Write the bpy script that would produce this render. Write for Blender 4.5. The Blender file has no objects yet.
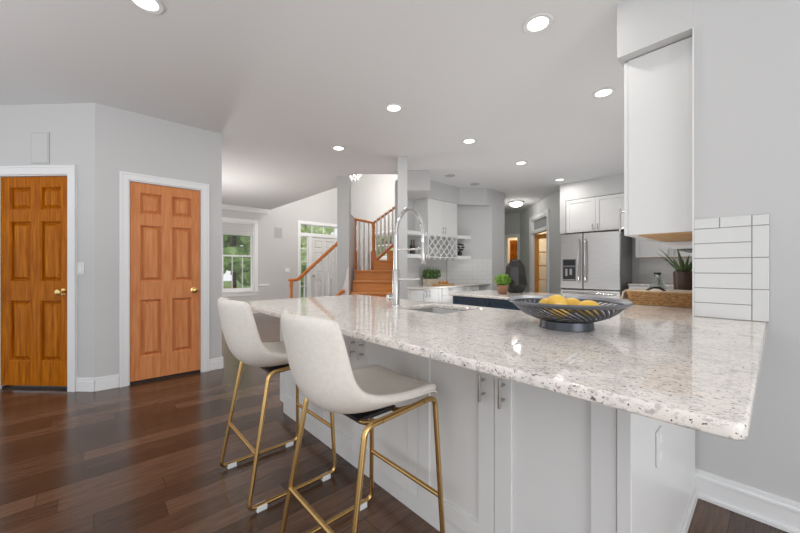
import bpy, bmesh, math, random
from mathutils import Vector, Matrix
S = bpy.context.scene
COL = S.collection
PI = math.pi
H = 1.165
TH = math.atan(370.2/336.0)

# ------------------------------------------------------------- camera, world, light, exposure
cam_d = bpy.data.cameras.new('camera'); cam = bpy.data.objects.new('camera', cam_d); COL.objects.link(cam)
cam.location = (0, 0, H); cam.rotation_euler = (PI/2, 0, TH)
cam_d.sensor_width = 36; cam_d.lens = 336/800*36; cam_d.shift_y = 2/800; cam_d.clip_start = .01
S.camera = cam
S.view_settings.view_transform = 'Standard'; S.view_settings.look = 'None'
S.view_settings.gamma = 1; S.view_settings.use_curve_mapping = False
S.view_settings.exposure = 0.0
W = bpy.data.worlds.new('world'); S.world = W; W.use_nodes = True
bg = W.node_tree.nodes['Background']; bg.inputs[0].default_value = (.93, .96, 1, 1); bg.inputs[1].default_value = 1.08

def lamp(name, kind, loc, energy, size=.12, color=(1, .97, .93), rot=(0, 0, 0), **kw):
    d = bpy.data.lights.new(name, kind); d.energy = energy; d.color = color
    if kind == 'AREA':
        d.shape = kw.get('shape', 'DISK'); d.size = size
        if 'size_y' in kw: d.size_y = kw['size_y']
        d.spread = kw.get('spread', PI)
    else: d.shadow_soft_size = size
    o = bpy.data.objects.new(name, d); COL.objects.link(o); o.location = loc; o.rotation_euler = rot
    return o

LAMP_W = 6.0
SPOTS = [(-1.0, 2.1), (-1.0, 3.36), (-2.47, .22), (-2.47, 2.16), (-2.49, 3.41), (-2.49, 4.69), (-2.5, 6.08), (-3.78, 2.35)]
CEIL = 2.735
lamp('ceiling_fill', 'AREA', (.9, -1.9, 1.15), 64, 2.0, (1, 1, 1), (PI, 0, 0))  # added fill behind the camera, aimed up to brighten the ceiling
lamp('ceiling_fill_left', 'AREA', (-2.2, -2.6, 1.15), 60, 1.6, (1, 1, 1), (PI, 0, 0))  # second added upward fill, behind the camera to the left
lamp('soft_fill_behind', 'AREA', (.2, -3.1, 1.3), 6, 3.2, (1, 1, 1), (PI/2, 0, 0), shape='RECTANGLE', size_y=1.9)  # added front fill for the low walls, no known window here
lamp('soft_fill_right', 'AREA', (2.9, .1, 1.2), 54, 2.4, (1, 1, 1), (PI/2, 0, PI/2), shape='RECTANGLE', size_y=1.9)  # added side fill to lighten the end panel, no known window here
lamp('ceiling_fill_kitchen', 'AREA', (-1.6, 2.5, .80), 6, 1.6, (1, 1, 1), (PI, 0, 0), shape='RECTANGLE', size_y=.5)  # added uplight below counter height, lifts the kitchen ceiling
lamp('ceiling_fill_fridge', 'AREA', (-1.7, 4.9, .55), 14, 1.3, (1, 1, 1), (PI, 0, 0))  # unseen uplight added behind the island to brighten the far kitchen
lamp('ceiling_fill_bar', 'AREA', (-3.2, 4.4, .5), 8, .7, (1, 1, 1), (PI, 0, 0))  # low uplight added out of view to brighten the bar
for p in SPOTS: lamp('recessed_bulb', 'AREA', (p[0], p[1], CEIL-.012), LAMP_W)

# ------------------------------------------------------------- materials
def mat(name, color, rough=.5, metal=0.0, **kw):
    m = bpy.data.materials.new(name); m.use_nodes = True
    b = m.node_tree.nodes['Principled BSDF']
    b.inputs['Base Color'].default_value = (*color, 1); b.inputs['Roughness'].default_value = rough
    b.inputs['Metallic'].default_value = metal
    for k, v in kw.items(): b.inputs[k.replace('_', ' ')].default_value = v
    return m
def nodes(m): return m.node_tree.nodes, m.node_tree.links, m.node_tree.nodes['Principled BSDF']
def ramp(N, stops):
    r = N.new('ShaderNodeValToRGB'); e = r.color_ramp.elements
    while len(e) < len(stops): e.new(.5)
    for i, (p, c) in enumerate(stops): e[i].position = p; e[i].color = (*c, 1) if len(c) == 3 else c
    return r
def noise(N, L, scale, detail=4, stretch=(1, 1, 1), rough=.55):
    tc = N.new('ShaderNodeTexCoord'); mp = N.new('ShaderNodeMapping'); mp.inputs['Scale'].default_value = stretch
    n = N.new('ShaderNodeTexNoise'); n.inputs['Scale'].default_value = scale; n.inputs['Detail'].default_value = detail
    n.inputs['Roughness'].default_value = rough
    L.new(tc.outputs['Object'], mp.inputs['Vector']); L.new(mp.outputs['Vector'], n.inputs['Vector'])
    return n
def speckled(name, c1, c2, scale, rough=.5, stretch=(1, 1, 1), bump=0.0, metal=0.0, detail=4, lo=.35, hi=.65):
    m = mat(name, c1, rough, metal); N, L, B = nodes(m)
    n = noise(N, L, scale, detail, stretch); r = ramp(N, [(lo, c1), (hi, c2)])
    L.new(n.outputs['Fac'], r.inputs['Fac']); L.new(r.outputs['Color'], B.inputs['Base Color'])
    if bump:
        bp = N.new('ShaderNodeBump'); bp.inputs['Strength'].default_value = bump; bp.inputs['Distance'].default_value = .01
        L.new(n.outputs['Fac'], bp.inputs['Height']); L.new(bp.outputs['Normal'], B.inputs['Normal'])
    return m
def granite():
    m = mat('granite', (.7, .66, .6), .06); N, L, B = nodes(m)
    def mix(a, b, f):
        x = N.new('ShaderNodeMix'); x.data_type = 'RGBA'
        L.new(f, x.inputs[0]); L.new(a, x.inputs[6])
        if isinstance(b, tuple): x.inputs[7].default_value = (*b, 1)
        else: L.new(b, x.inputs[7])
        return x.outputs[2]
    n1 = noise(N, L, 11, 8, (1, 1.6, 1), .7); r1 = ramp(N, [(.34, (.90, .83, .76)), (.5, (.86, .81, .76)), (.66, (.68, .65, .62))]); L.new(n1.outputs['Fac'], r1.inputs['Fac'])
    n2 = noise(N, L, 75, 6, (.8, 1.5, 1), .7); r2 = ramp(N, [(.53, (0, 0, 0)), (.60, (1, 1, 1))]); L.new(n2.outputs['Fac'], r2.inputs['Fac'])
    c = mix(r1.outputs['Color'], (.58, .54, .51), r2.outputs['Color'])
    n3 = noise(N, L, 55, 5, (.55, 1.7, 1), .75); r3 = ramp(N, [(.605, (0, 0, 0)), (.645, (1, 1, 1))]); L.new(n3.outputs['Fac'], r3.inputs['Fac'])
    c = mix(c, (.17, .15, .145), r3.outputs['Color'])
    n4 = noise(N, L, 120, 3); r4 = ramp(N, [(.64, (0, 0, 0)), (.66, (1, 1, 1))]); L.new(n4.outputs['Fac'], r4.inputs['Fac'])
    c = mix(c, (.17, .08, .075), r4.outputs['Color'])
    L.new(c, B.inputs['Base Color'])
    return m
def planks():
    m = mat('floor_planks', (.1, .06, .04), .3); N, L, B = nodes(m)
    tc = N.new('ShaderNodeTexCoord'); sp = N.new('ShaderNodeSeparateXYZ'); cb = N.new('ShaderNodeCombineXYZ')
    L.new(tc.outputs['Object'], sp.inputs[0]); L.new(sp.outputs['X'], cb.inputs['Y'])
    def mth(op, a, v):
        q = N.new('ShaderNodeMath'); q.operation = op; L.new(a, q.inputs[0])
        if isinstance(v, (int, float)): q.inputs[1].default_value = v
        else: L.new(v, q.inputs[1])
        return q.outputs[0]
    row = mth('FLOOR', mth('DIVIDE', sp.outputs['X'], .127), 0)
    wn = N.new('ShaderNodeTexWhiteNoise'); wn.noise_dimensions = '1D'; L.new(row, wn.inputs['W'])
    L.new(mth('ADD', sp.outputs['Y'], mth('MULTIPLY', wn.outputs['Value'], 1.25)), cb.inputs['X'])
    br = N.new('ShaderNodeTexBrick'); L.new(cb.outputs[0], br.inputs['Vector'])
    br.inputs['Scale'].default_value = 1; br.inputs['Brick Width'].default_value = 1.25; br.inputs['Row Height'].default_value = .127
    br.inputs['Mortar Size'].default_value = .0016; br.inputs['Mortar Smooth'].default_value = .1; br.inputs['Bias'].default_value = 0
    br.offset = 0; br.offset_frequency = 2
    br.inputs['Color1'].default_value = (.056, .030, .019, 1); br.inputs['Color2'].default_value = (.140, .078, .052, 1)
    br.inputs['Mortar'].default_value = (.03, .018, .014, 1)
    n = noise(N, L, 7, 8, (9, .7, 1), .65); r = ramp(N, [(.25, (.56, .54, .52)), (.75, (1.36, 1.36, 1.33))]); L.new(n.outputs['Fac'], r.inputs['Fac'])
    mx = N.new('ShaderNodeMix'); mx.data_type = 'RGBA'; mx.blend_type = 'MULTIPLY'; mx.inputs[0].default_value = 1
    L.new(br.outputs['Color'], mx.inputs[6]); L.new(r.outputs['Color'], mx.inputs[7]); L.new(mx.outputs[2], B.inputs['Base Color'])
    r2 = ramp(N, [(.3, (.15, .15, .15)), (.7, (.27, .27, .27))]); L.new(n.outputs['Fac'], r2.inputs['Fac']); L.new(r2.outputs['Color'], B.inputs['Roughness'])
    bp = N.new('ShaderNodeBump'); bp.inputs['Strength'].default_value = .15; bp.inputs['Distance'].default_value = .002
    L.new(br.outputs['Fac'], bp.inputs['Height']); bp.invert = True; L.new(bp.outputs['Normal'], B.inputs['Normal'])
    return m
def wood(name, c1, c2, axis='z', rough=.35, scale=5):
    st = {'z': (9, 9, .6), 'x': (.6, 9, 9)}[axis]
    m = mat(name, c1, rough); N, L, B = nodes(m); B.inputs['Specular IOR Level'].default_value = .12
    n = noise(N, L, scale, 6, st, .6); r = ramp(N, [(.3, c1), (.5, tuple((a+b)/2 for a, b in zip(c1, c2))), (.72, c2)])
    L.new(n.outputs['Fac'], r.inputs['Fac']); L.new(r.outputs['Color'], B.inputs['Base Color'])
    return m
def glass_mat(name='window_glass', gloss=.1, tint=(1, 1, 1)):
    m = bpy.data.materials.new(name); m.use_nodes = True; N, L = m.node_tree.nodes, m.node_tree.links; N.clear()
    o = N.new('ShaderNodeOutputMaterial'); t = N.new('ShaderNodeBsdfTransparent'); g = N.new('ShaderNodeBsdfGlossy'); x = N.new('ShaderNodeMixShader')
    t.inputs[0].default_value = (*tint, 1); g.inputs['Roughness'].default_value = .02; x.inputs[0].default_value = gloss
    L.new(t.outputs[0], x.inputs[1]); L.new(g.outputs[0], x.inputs[2]); L.new(x.outputs[0], o.inputs[0])
    return m
def emit(name, c, s):
    m = mat(name, c); B = nodes(m)[2]; B.inputs['Emission Color'].default_value = (*c, 1); B.inputs['Emission Strength'].default_value = s
    return m

WALL = mat('wall_paint', (.56, .56, .56), .65)
WALLR = WALL
CEILM = mat('ceiling_paint', (.70, .70, .705), .8)
WHITE = mat('white_lacquer', (.70, .70, .695), .35)
TRIM = mat('white_trim', (.78, .785, .79), .4)
GRAN = granite(); FLOOR = planks()
DOORW_L = wood('amber_door_wood', (.56, .185, .004), (.24, .048, .0), 'z', .45)
DOORW_R = wood('fir_door_wood', (.70, .30, .125), (.52, .17, .055), 'z', .35)
STAIRW = wood('stair_oak', (.70, .32, .12), (.56, .22, .065), 'x', .3)
RAILW = mat('rail_oak', (.62, .21, .05), .3)
BRASS = mat('brushed_brass', (.62, .40, .16), .25, 1)
BRASSK = mat('polished_brass', (.80, .58, .22), .15, 1)
STEEL = speckled('brushed_steel', (.52, .51, .50), (.60, .59, .58), 6, .28, (1, 1, 40), 0, 1.0)
NICKEL = mat('brushed_nickel', (.50, .49, .47), .3, 1)
CHROME = mat('chrome', (.78, .78, .78), .08, 1)
LEATHER = speckled('cream_leather', (.80, .76, .70), (.76, .715, .66), 60, .5, bump=.04)
CLEARP = mat('clear_plastic', (.75, .78, .80), .25)
NAVY = mat('navy_paint', (.025, .05, .085), .4)
BLACK = mat('black_plastic', (.012, .012, .013), .35)
BLACKM = mat('charcoal_metal', (.075, .08, .095), .35, .7)
GREYM = mat('pewter_metal', (.19, .20, .22), .35, .75)
LEMON = speckled('lemon_skin', (.85, .50, .06), (.90, .60, .12), 14, .45, bump=.05)
WICKER = speckled('woven_rattan', (.55, .32, .13), (.28, .14, .05), 55, .7, (1, 1, 2.2), .6)
LINEN = speckled('linen', (.66, .58, .48), (.58, .5, .4), 40, .9)
POTB = speckled('dark_brown_ceramic', (.055, .026, .016), (.10, .05, .03), 12, .3)
TERRA = speckled('rough_terracotta', (.36, .19, .11), (.22, .11, .06), 18, .7)
ALOE = speckled('aloe_green', (.045, .085, .03), (.10, .16, .06), 14, .45)
HERB = speckled('herb_green', (.05, .12, .03), (.11, .20, .06), 25, .6)
BOXW = speckled('boxwood_green', (.13, .27, .03), (.24, .40, .06), 25, .6)
DARKLEAF = mat('black_leaf', (.012, .014, .012), .4)
TILE = mat('white_glazed_tile', (.66, .665, .66), .15)
GROUT = mat('grey_grout', (.30, .29, .28), .9)
GROUTL = mat('pale_grout', (.52, .51, .50), .9)
LIGHTW = wood('light_birch', (.62, .40, .20), (.50, .29, .12), 'x', .5)
GLASS = glass_mat(); GLASSV = glass_mat('bottle_glass', .25, (.86, .9, .9))
FROST = mat('dark_smoked_glass', (.03, .028, .027), .12)
DIFF = emit('lamp_diffuser', (1, .97, .92), 3.0)
OFFD = mat('grey_grille', (.42, .42, .42), .6)
VENTM = mat('painted_grille', (.50, .50, .50), .6)
SHADE = mat('roman_shade_cloth', (.56, .56, .56), .9)
FRENCHW = wood('honey_wood', (.75, .36, .10), (.60, .25, .06), 'z', .35)
LEAF = speckled('tree_foliage', (.16, .30, .07), (.48, .66, .26), 2.5, .8, detail=6)
LEAFL = speckled('light_foliage', (.30, .48, .12), (.70, .82, .42), 3, .8, detail=6)
BARK = speckled('bark', (.10, .07, .05), (.16, .12, .09), 10, .9)
GRASS = speckled('lawn', (.10, .2, .04), (.2, .33, .08), 6, .9)
PAVE = mat('pale_concrete', (.62, .60, .57), .9)

# ------------------------------------------------------------- mesh helpers
class MB:
    def __init__(s): s.bm = bmesh.new()
    def box(s, x0, x1, y0, y1, z0, z1, mt=None):
        vs = [s.bm.verts.new((x, y, z)) for z in (z0, z1) for y in (y0, y1) for x in (x0, x1)]
        for f in ((0, 2, 3, 1), (4, 5, 7, 6), (0, 1, 5, 4), (2, 6, 7, 3), (0, 4, 6, 2), (1, 3, 7, 5)):
            s.bm.faces.new([vs[i] for i in f])
        if mt is not None:
            for v in vs: v.co = mt @ v.co
        return s
    def prism(s, pts, z0, z1):
        lo = [s.bm.verts.new((p[0], p[1], z0)) for p in pts]; hi = [s.bm.verts.new((p[0], p[1], z1)) for p in pts]
        n = len(pts); a = sum(pts[i][0]*pts[(i+1) % n][1]-pts[(i+1) % n][0]*pts[i][1] for i in range(n))
        if a < 0: lo.reverse(); hi.reverse()
        s.bm.faces.new(list(reversed(lo))); s.bm.faces.new(hi)
        for i in range(n): s.bm.faces.new((lo[i], lo[(i+1) % n], hi[(i+1) % n], hi[i]))
        return s
    def rings(s, rings, closed=True, cap=True):
        R = [[s.bm.verts.new(p) for p in r] for r in rings]
        n = len(R[0])
        for a, b in zip(R, R[1:]):
            for i in range(n if closed else n-1): s.bm.faces.new((a[i], a[(i+1) % n], b[(i+1) % n], b[i]))
        if cap and closed:
            s.bm.faces.new(list(reversed(R[0]))); s.bm.faces.new(R[-1])
        return s
    def lathe(s, prof, c=(0, 0, 0), n=24, mt=None):
        rs = []
        for r, z in prof:
            ring = [Vector((c[0]+max(r, 1e-4)*math.cos(2*PI*i/n), c[1]+max(r, 1e-4)*math.sin(2*PI*i/n), c[2]+z)) for i in range(n)]
            rs.append([mt @ p for p in ring] if mt is not None else ring)
        return s.rings(rs)
    def tube(s, pts, r, n=10, ry=None, taper=None):
        pts = [Vector(p) for p in pts]; rs = []
        t0 = (pts[1]-pts[0]).normalized(); up = Vector((0, 0, 1)) if abs(t0.z) < .95 else Vector((0, 1, 0))
        nx = t0.cross(up).normalized()
        for i, p in enumerate(pts):
            t = (pts[min(i+1, len(pts)-1)]-pts[max(i-1, 0)]).normalized()
            nx = (nx - t*nx.dot(t)).normalized(); ny = t.cross(nx)
            k = taper[i] if taper else 1
            rs.append([p+nx*(r*k*math.cos(2*PI*j/n))+ny*((ry or r)*k*math.sin(2*PI*j/n)) for j in range(n)])
        return s.rings(rs)
    def sphere(s, c, r, sc=(1, 1, 1), sub=2, jit=0, rng=None):
        res = bmesh.ops.create_icosphere(s.bm, subdivisions=sub, radius=r)
        for v in res['verts']:
            k = 1+(rng.uniform(-jit, jit) if rng else 0)
            v.co = Vector((v.co.x*sc[0]*k+c[0], v.co.y*sc[1]*k+c[1], v.co.z*sc[2]*k+c[2]))
        return s
    def build(s, name, m, parent=None, smooth=False, bevel=0, seg=2, sub=0, solid=0):
        bmesh.ops.recalc_face_normals(s.bm, faces=s.bm.faces)
        me = bpy.data.meshes.new(name); s.bm.to_mesh(me); s.bm.free()
        me.materials.append(m)
        o = bpy.data.objects.new(name, me); COL.objects.link(o)
        if parent is not None: o.parent = parent
        if smooth:
            me.polygons.foreach_set('use_smooth', [True]*len(me.polygons))
            try: me.set_sharp_from_angle(angle=math.radians(40))
            except Exception: pass
        if solid:
            md = o.modifiers.new('solid', 'SOLIDIFY'); md.thickness = solid; md.offset = 0
        if bevel:
            md = o.modifiers.new('bevel', 'BEVEL'); md.width = bevel; md.segments = seg; md.limit_method = 'ANGLE'; md.angle_limit = math.radians(35)
        if sub:
            md = o.modifiers.new('sub', 'SUBSURF'); md.levels = sub; md.render_levels = sub
        return o
def fillet(pts, r, n=6):
    pts = [Vector(p) for p in pts]; out = [pts[0]]
    for i in range(1, len(pts)-1):
        p = pts[i]; a = (pts[i-1]-p); b = (pts[i+1]-p); k = min(r, a.length*.49, b.length*.49)
        A = p+a.normalized()*k; B = p+b.normalized()*k
        for j in range(n+1):
            t = j/n; out.append(A*(1-t)**2+p*2*t*(1-t)+B*t*t)
    out.append(pts[-1]); return out
def thing(name, label=None, cat=None, loc=(0, 0, 0), rz=0, group=None, kind=None):
    o = bpy.data.objects.new(name, None); COL.objects.link(o); o.empty_display_size = .1
    o.location = loc; o.rotation_euler = (0, 0, rz)
    return tag(o, label, cat, group, kind)
def tag(o, label=None, cat=None, group=None, kind=None):
    if label: o['label'] = label
    if cat: o['category'] = cat
    if group: o['group'] = group
    if kind: o['kind'] = kind
    return o
def struct(o, label=None): return tag(o, label, None, None, 'structure')
def dup(root, loc, rz=None, label=None):
    r = root.copy(); COL.objects.link(r); r.location = loc
    if rz is not None: r.rotation_euler = (0, 0, rz)
    if label: r['label'] = label
    for ch in list(root.children):
        c = ch.copy(); COL.objects.link(c); c.parent = r
        for g in list(ch.children):
            d = g.copy(); COL.objects.link(d); d.parent = c
    return r
def slab(name, outer, holes, z0, z1, bev, m, parent=None, corner=None):
    cu = bpy.data.curves.new(name, 'CURVE'); cu.dimensions = '2D'; cu.fill_mode = 'BOTH'
    cu.extrude = (z1-z0)/2-bev; cu.bevel_depth = bev; cu.bevel_resolution = 2; cu.offset = -bev
    for pl in [outer]+holes:
        sp = cu.splines.new('POLY'); sp.points.add(len(pl)-1); sp.use_cyclic_u = True
        for p, q in zip(sp.points, pl): p.co = (q[0], q[1], 0, 1)
    tmp = bpy.data.objects.new(name, cu); COL.objects.link(tmp)
    dg = bpy.context.evaluated_depsgraph_get(); me = bpy.data.meshes.new_from_object(tmp.evaluated_get(dg))
    bpy.data.objects.remove(tmp)
    for v in me.vertices: v.co.z += (z0+z1)/2
    me.materials.clear(); me.materials.append(m)
    o = bpy.data.objects.new(name, me); COL.objects.link(o)
    if parent: o.parent = parent
    return o
def wall(name, p0, p1, z0, z1, openings=(), thick=.12, m=None):
    """wall from p0 to p1; thickness grows to the left of that direction; openings are (t0, t1, za, zb)"""
    d = Vector((p1[0]-p0[0], p1[1]-p0[1])); L_ = d.length; ang = math.atan2(d.y, d.x)
    xs = sorted({0, L_, *[v for o in openings for v in o[:2]]}); zs = sorted({z0, z1, *[v for o in openings for v in o[2:]]})
    b = MB()
    for a, c in zip(xs, xs[1:]):
        run = None
        for e, f in zip(zs, zs[1:]):
            x, z = (a+c)/2, (e+f)/2
            if any(o[0] < x < o[1] and o[2] < z < o[3] for o in openings):
                if run: b.box(a, c, 0, thick, *run); run = None
            else: run = [run[0], f] if run else [e, f]
        if run: b.box(a, c, 0, thick, *run)
    o = b.build(name, m or WALL); o.location = (p0[0], p0[1], 0); o.rotation_euler = (0, 0, ang)
    return struct(o)
def casing(x0, x1, h, w=.085, t=.018, head=None, z0=0):
    b = MB(); hw = head or w
    for a, c in ((x0-w, x0), (x1, x1+w)): b.box(a, c, -t, 0, z0, h+hw); b.box(a, a+.018, -t-.008, -t+.002, z0, h+hw-.018) if a < x0-w/2 and c <= x0 else b.box(c-.018, c, -t-.008, -t+.002, z0, h+hw-.018)
    b.box(x0-.0005, x1+.0005, -t, 0, h, h+hw); b.box(x0-w, x1+w, -t-.008, -t+.002, h+hw-.018, h+hw)
    return b
def six_panel(root, w, h, m, y=0.0, t=.035):
    """slab with raised panels; front face at local y, facing -y"""
    X = [.0, .13*w, .43*w, .57*w, .87*w, w]
    Z = [0, .118*h, .407*h, .499*h, .787*h, .844*h, .952*h, h]
    b = MB()
    for i in (0, 2, 4): b.box(X[i], X[i+1], y, y+t, 0, h)
    for k in (0, 2, 4, 6):
        for i in (1, 3): b.box(X[i]-.0004, X[i+1]+.0004, y+.0002, y+t, Z[k], Z[k+1])
    sl = b.build('door_slab', m, root, bevel=.002)
    for k in (1, 3, 5):
        for i in (1, 3):
            x0, x1, z0, z1 = X[i], X[i+1], Z[k], Z[k+1]
            def ring(d, yy): return [(x0+d, yy, z0+d), (x1-d, yy, z0+d), (x1-d, yy, z1-d), (x0+d, yy, z1-d)]
            q = MB(); q.rings([ring(-.001, y+t-.002), ring(-.001, y+.001), ring(.008, y+.009), ring(.011, y+.028), ring(.018, y+.028), ring(.044, y+.005)])
            q.build('panel', m, root)
    return sl
def knob(root, x, z, y=0, m=None, name='door_knob'):
    mt = Matrix.Translation((x, y, z)) @ Matrix.Rotation(PI/2, 4, 'X')
    b = MB(); b.lathe([(.032, 0), (.032, .006), (.014, .010), (.012, .030), (.024, .038), (.029, .050), (.026, .062), (.012, .068), (0, .069)], n=20, mt=mt)
    return b.build(name, m or BRASSK, root, smooth=True)
def shaker(parent, x0, x1, z0, z1, y, t=.02, st=.068, m=None, name='door'):
    """door front face at y, facing -y"""
    b = MB(); g = .0015
    x0 += g; x1 -= g; z0 += g; z1 -= g
    b.box(x0, x0+st, y, y+t, z0, z1).box(x1-st, x1, y, y+t, z0, z1)
    b.box(x0+st-.0003, x1-st+.0003, y+.0001, y+t, z0, z0+st).box(x0+st-.0003, x1-st+.0003, y+.0001, y+t, z1-st, z1)
    b.box(x0+st-.001, x1-st+.001, y+.010, y+t-.002, z0+st-.001, z1-st+.001)
    return b.build(name, m or WHITE, parent, bevel=.0016)
def bar_handle(parent, x, z0, z1, y, horiz=False, r=.006, off=.032):
    b = MB()
    if horiz:
        b.tube([(z0, y-off, x), (z1, y-off, x)], r)
        for q in (z0+.025, z1-.025): b.tube([(q, y+.0005, x), (q, y-off, x)], r*.8)
    else:
        b.tube([(x, y-off, z0), (x, y-off, z1)], r)
        for q in (z0+.025, z1-.025): b.tube([(x, y+.0005, q), (x, y-off, q)], r*.8)
    return b.build('handle', NICKEL, parent, smooth=True)
def base_unit(loc, rz, w, depth, label, doors, m=None, group=None, name='base_cabinet', hz=(.665, .768), drawer=False, top=.886, inner=.042, toe=.03):
    """hollow base cabinet, door faces at local y=0 facing -y, carcass behind"""
    m = m or WHITE
    r = thing(name, label, 'cabinet', loc, rz, group)
    b = MB(); t = .018
    b.box(0, t, .021, depth, .1, top).box(w-t, w, .021, depth, .1, top).box(t, w-t, .021, depth, .1, .1+t).box(t, w-t, depth-t, depth, .1+t, top)
    b.box(t, w-t, .021, .04, top-.04, top)
    b.build('carcass', m, r)
    MB().box(0, w, toe, toe+.018, 0, .1).box(0, .018, toe+.018, depth, 0, .1).box(w-.018, w, toe+.018, depth, 0, .1).build('plinth', m, r)
    n = doors; dw = w/n; zt = .70 if drawer else top-.004
    for i in range(n):
        d = shaker(r, i*dw, (i+1)*dw, .104, zt, 0, m=m)
        hx = (i+1)*dw-inner if (i % 2 == 0 and n > 1) else i*dw+inner
        if drawer: bar_handle(d, hx, .56, .66, 0)
        else: bar_handle(d, hx, hz[0], hz[1], 0)
    if drawer:
        for i in range(n):
            q = shaker(r, i*dw, (i+1)*dw, .703, top-.004, 0, m=m, st=.045, name='drawer')
            bar_handle(q, .79, (i+.5)*dw-.05, (i+.5)*dw+.05, 0, horiz=True)
    return r
def wall_unit(loc, rz, w, depth, z0, z1, label, doors, hz, name='wall_cabinet', under=None, group=None, inner=.04):
    r = thing(name, label, 'cabinet', loc, rz, group)
    MB().box(0, w, .021, depth, z0, z1).build('carcass', WHITE, r, bevel=.0015)
    dw = w/doors
    for i in range(doors):
        d = shaker(r, i*dw, (i+1)*dw, z0-.002, z1-.002, 0, st=.058)
        hx = (i+1)*dw-inner if (i % 2 == 0 and doors > 1) else i*dw+inner
        bar_handle(d, hx, hz[0], hz[1], 0)
    if under: MB().box(.012, w-.012, .07, depth-.01, z0-.006, z0+.001).build('underside_panel', LIGHTW, r)
    return r

F2 = Vector((-math.sin(TH), math.cos(TH))); R2 = Vector((math.cos(TH), math.sin(TH)))
def ld(l, d): v = F2*d+R2*l; return (v.x, v.y)

# ============================================================= STRUCTURE
struct(MB().box(-9.2, 3, -3.2, 9.2, -.06, 0).build('floor', FLOOR))
# ceiling with the stairwell left open
hole = [(-9.14, 3.47), (-5.3, 3.47), ld(-.86, 5.6), ld(.02, 5.6), (-4.51, 4.2), (-4.51, 6.1), (-9.14, 6.1)]
struct(slab('ceiling', [(-9.2, -3.2), (3, -3.2), (3, 9.2), (-9.2, 9.2)], [hole], CEIL, CEIL+.14, .0005, CEILM))
struct(MB().box(-9.2, -3.7, 3.3, 6.2, 5.3, 5.4).build('ceiling_stairwell', CEILM))
# right wall
wall('wall_right', (-.265, 2.29), (3, 2.29), 0, CEIL, thick=.14)
wall('wall_kitchen', (-.265, 7.1), (-.265, 2.43), 0, CEIL, thick=.12)
wall('wall_back', (-2.7, 7.1), (-.145, 7.1), 0, CEIL, thick=.12)
b = MB(); b.box(-.262, 3, 2.275, 2.29, 0, .115).box(-.262, 3, 2.270, 2.29, .095, .112).prism([(-.262, 2.279), (3, 2.279), (3, 2.29), (-.262, 2.29)], .112, .138).box(-.262, 3, 2.262, 2.276, 0, .02)
struct(b.build('baseboard_right', TRIM, bevel=.003))
struct(MB().box(-.61, -.2652, 2.29, 7.1, 2.41, CEIL).build('wall_soffit_right', WALL))
GAPDARK = mat('door_gap_shade', (.02, .013, .01), .6)  # near-black strip colour paints the shaded gap under the wooden doors
# left diagonal wall with door_1 (local x runs from far-left end to the corner)
DL = 3.0
P0 = (-4.3-.7071*DL, -.7071*DL)
t2x = lambda t: DL-t
d1a, d1b, d1h = t2x(.977), t2x(.269), 2.052
wall('wall_left', P0, (-4.3, 0), 0, CEIL, [(d1a-.012, d1b+.012, 0, d1h+.012)], thick=.12)
def on_left(o): o.location = (P0[0], P0[1], 0); o.rotation_euler = (0, 0, PI/4); return o
r = thing('door_1', 'amber six panel wooden door at the left edge of the photo', None, (P0[0], P0[1], 0), PI/4, kind='structure')
b = casing(d1a-.012, d1b+.012, d1h+.01, .08); b.box(d1a-.012, d1a, 0, .12, 0, d1h).box(d1b, d1b+.012, 0, .12, 0, d1h).box(d1a-.012, d1b+.012, 0, .12, d1h, d1h+.012)
b.build('door_frame', TRIM, r)
e = thing('door_leaf', loc=(d1a+.002, .02, .036)); e.parent = r
MB().box(d1a, d1b, .03, .11, 0, .02).build('gap_strip', GAPDARK, r)
six_panel(e, d1b-d1a-.004, d1h-.040, DOORW_L); knob(e, d1b-d1a-.066, .905)
b = MB(); b.box(d1b+.092, DL, -.014, 0, 0, .10).box(d1b+.092, DL+.004, -.010, 0, .10, .13).box(0, d1a-.092, -.014, 0, 0, .13)
struct(on_left(b.build('baseboard_left', TRIM, bevel=.003)))
# wall with door_2 along +Y at X=-4.3 facing +X
wall('wall_closet', (-4.3, 0), (-4.3, 1.095), 0, CEIL, [(.245, .892, 0, 2.052)], thick=.12)
wall('wall_closet_end', (-4.42, 1.095), (-9, 1.095), 0, CEIL, thick=.12)
r = thing('door_2', 'paler six panel fir door facing the bar stools', None, (-4.3, 0, 0), PI/2, kind='structure')
b = casing(.245, .892, 2.052, .068); b.box(.245, .257, 0, .12, 0, 2.04).box(.880, .892, 0, .12, 0, 2.04).box(.245, .892, 0, .12, 2.04, 2.052)
b.build('door_frame', TRIM, r)
struct(MB().box(-4.85, -4.80, -.0, 1.0, 0, CEIL).build('wall_closet_back', WALL))
e = thing('door_leaf', loc=(.259, .012, .026)); e.parent = r
MB().box(.257, .880, .022, .11, 0, .018).build('gap_strip', GAPDARK, r)
six_panel(e, .619, 2.010, DOORW_R); knob(e, .619-.062, .90)
b = MB()
for z in (.28, 1.02, 1.76): b.tube([(-.004, -.004, z), (-.004, -.004, z+.09)], .007)
b.build('hinge', NICKEL, e, smooth=True)
b = MB(); b.box(0, .175, -.014, 0, 0, .10).box(0, .175, -.010, 0, .10, .13).box(.962, 1.095, -.014, 0, 0, .10).box(.962, 1.095, -.010, 0, .10, .13)
b.box(1.0952, 1.109, -.014, .12, 0, .13)
o = b.build('baseboard_closet', TRIM, bevel=.003); o.location = (-4.3, 0, 0); o.rotation_euler = (0, 0, PI/2); struct(o)
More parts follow.
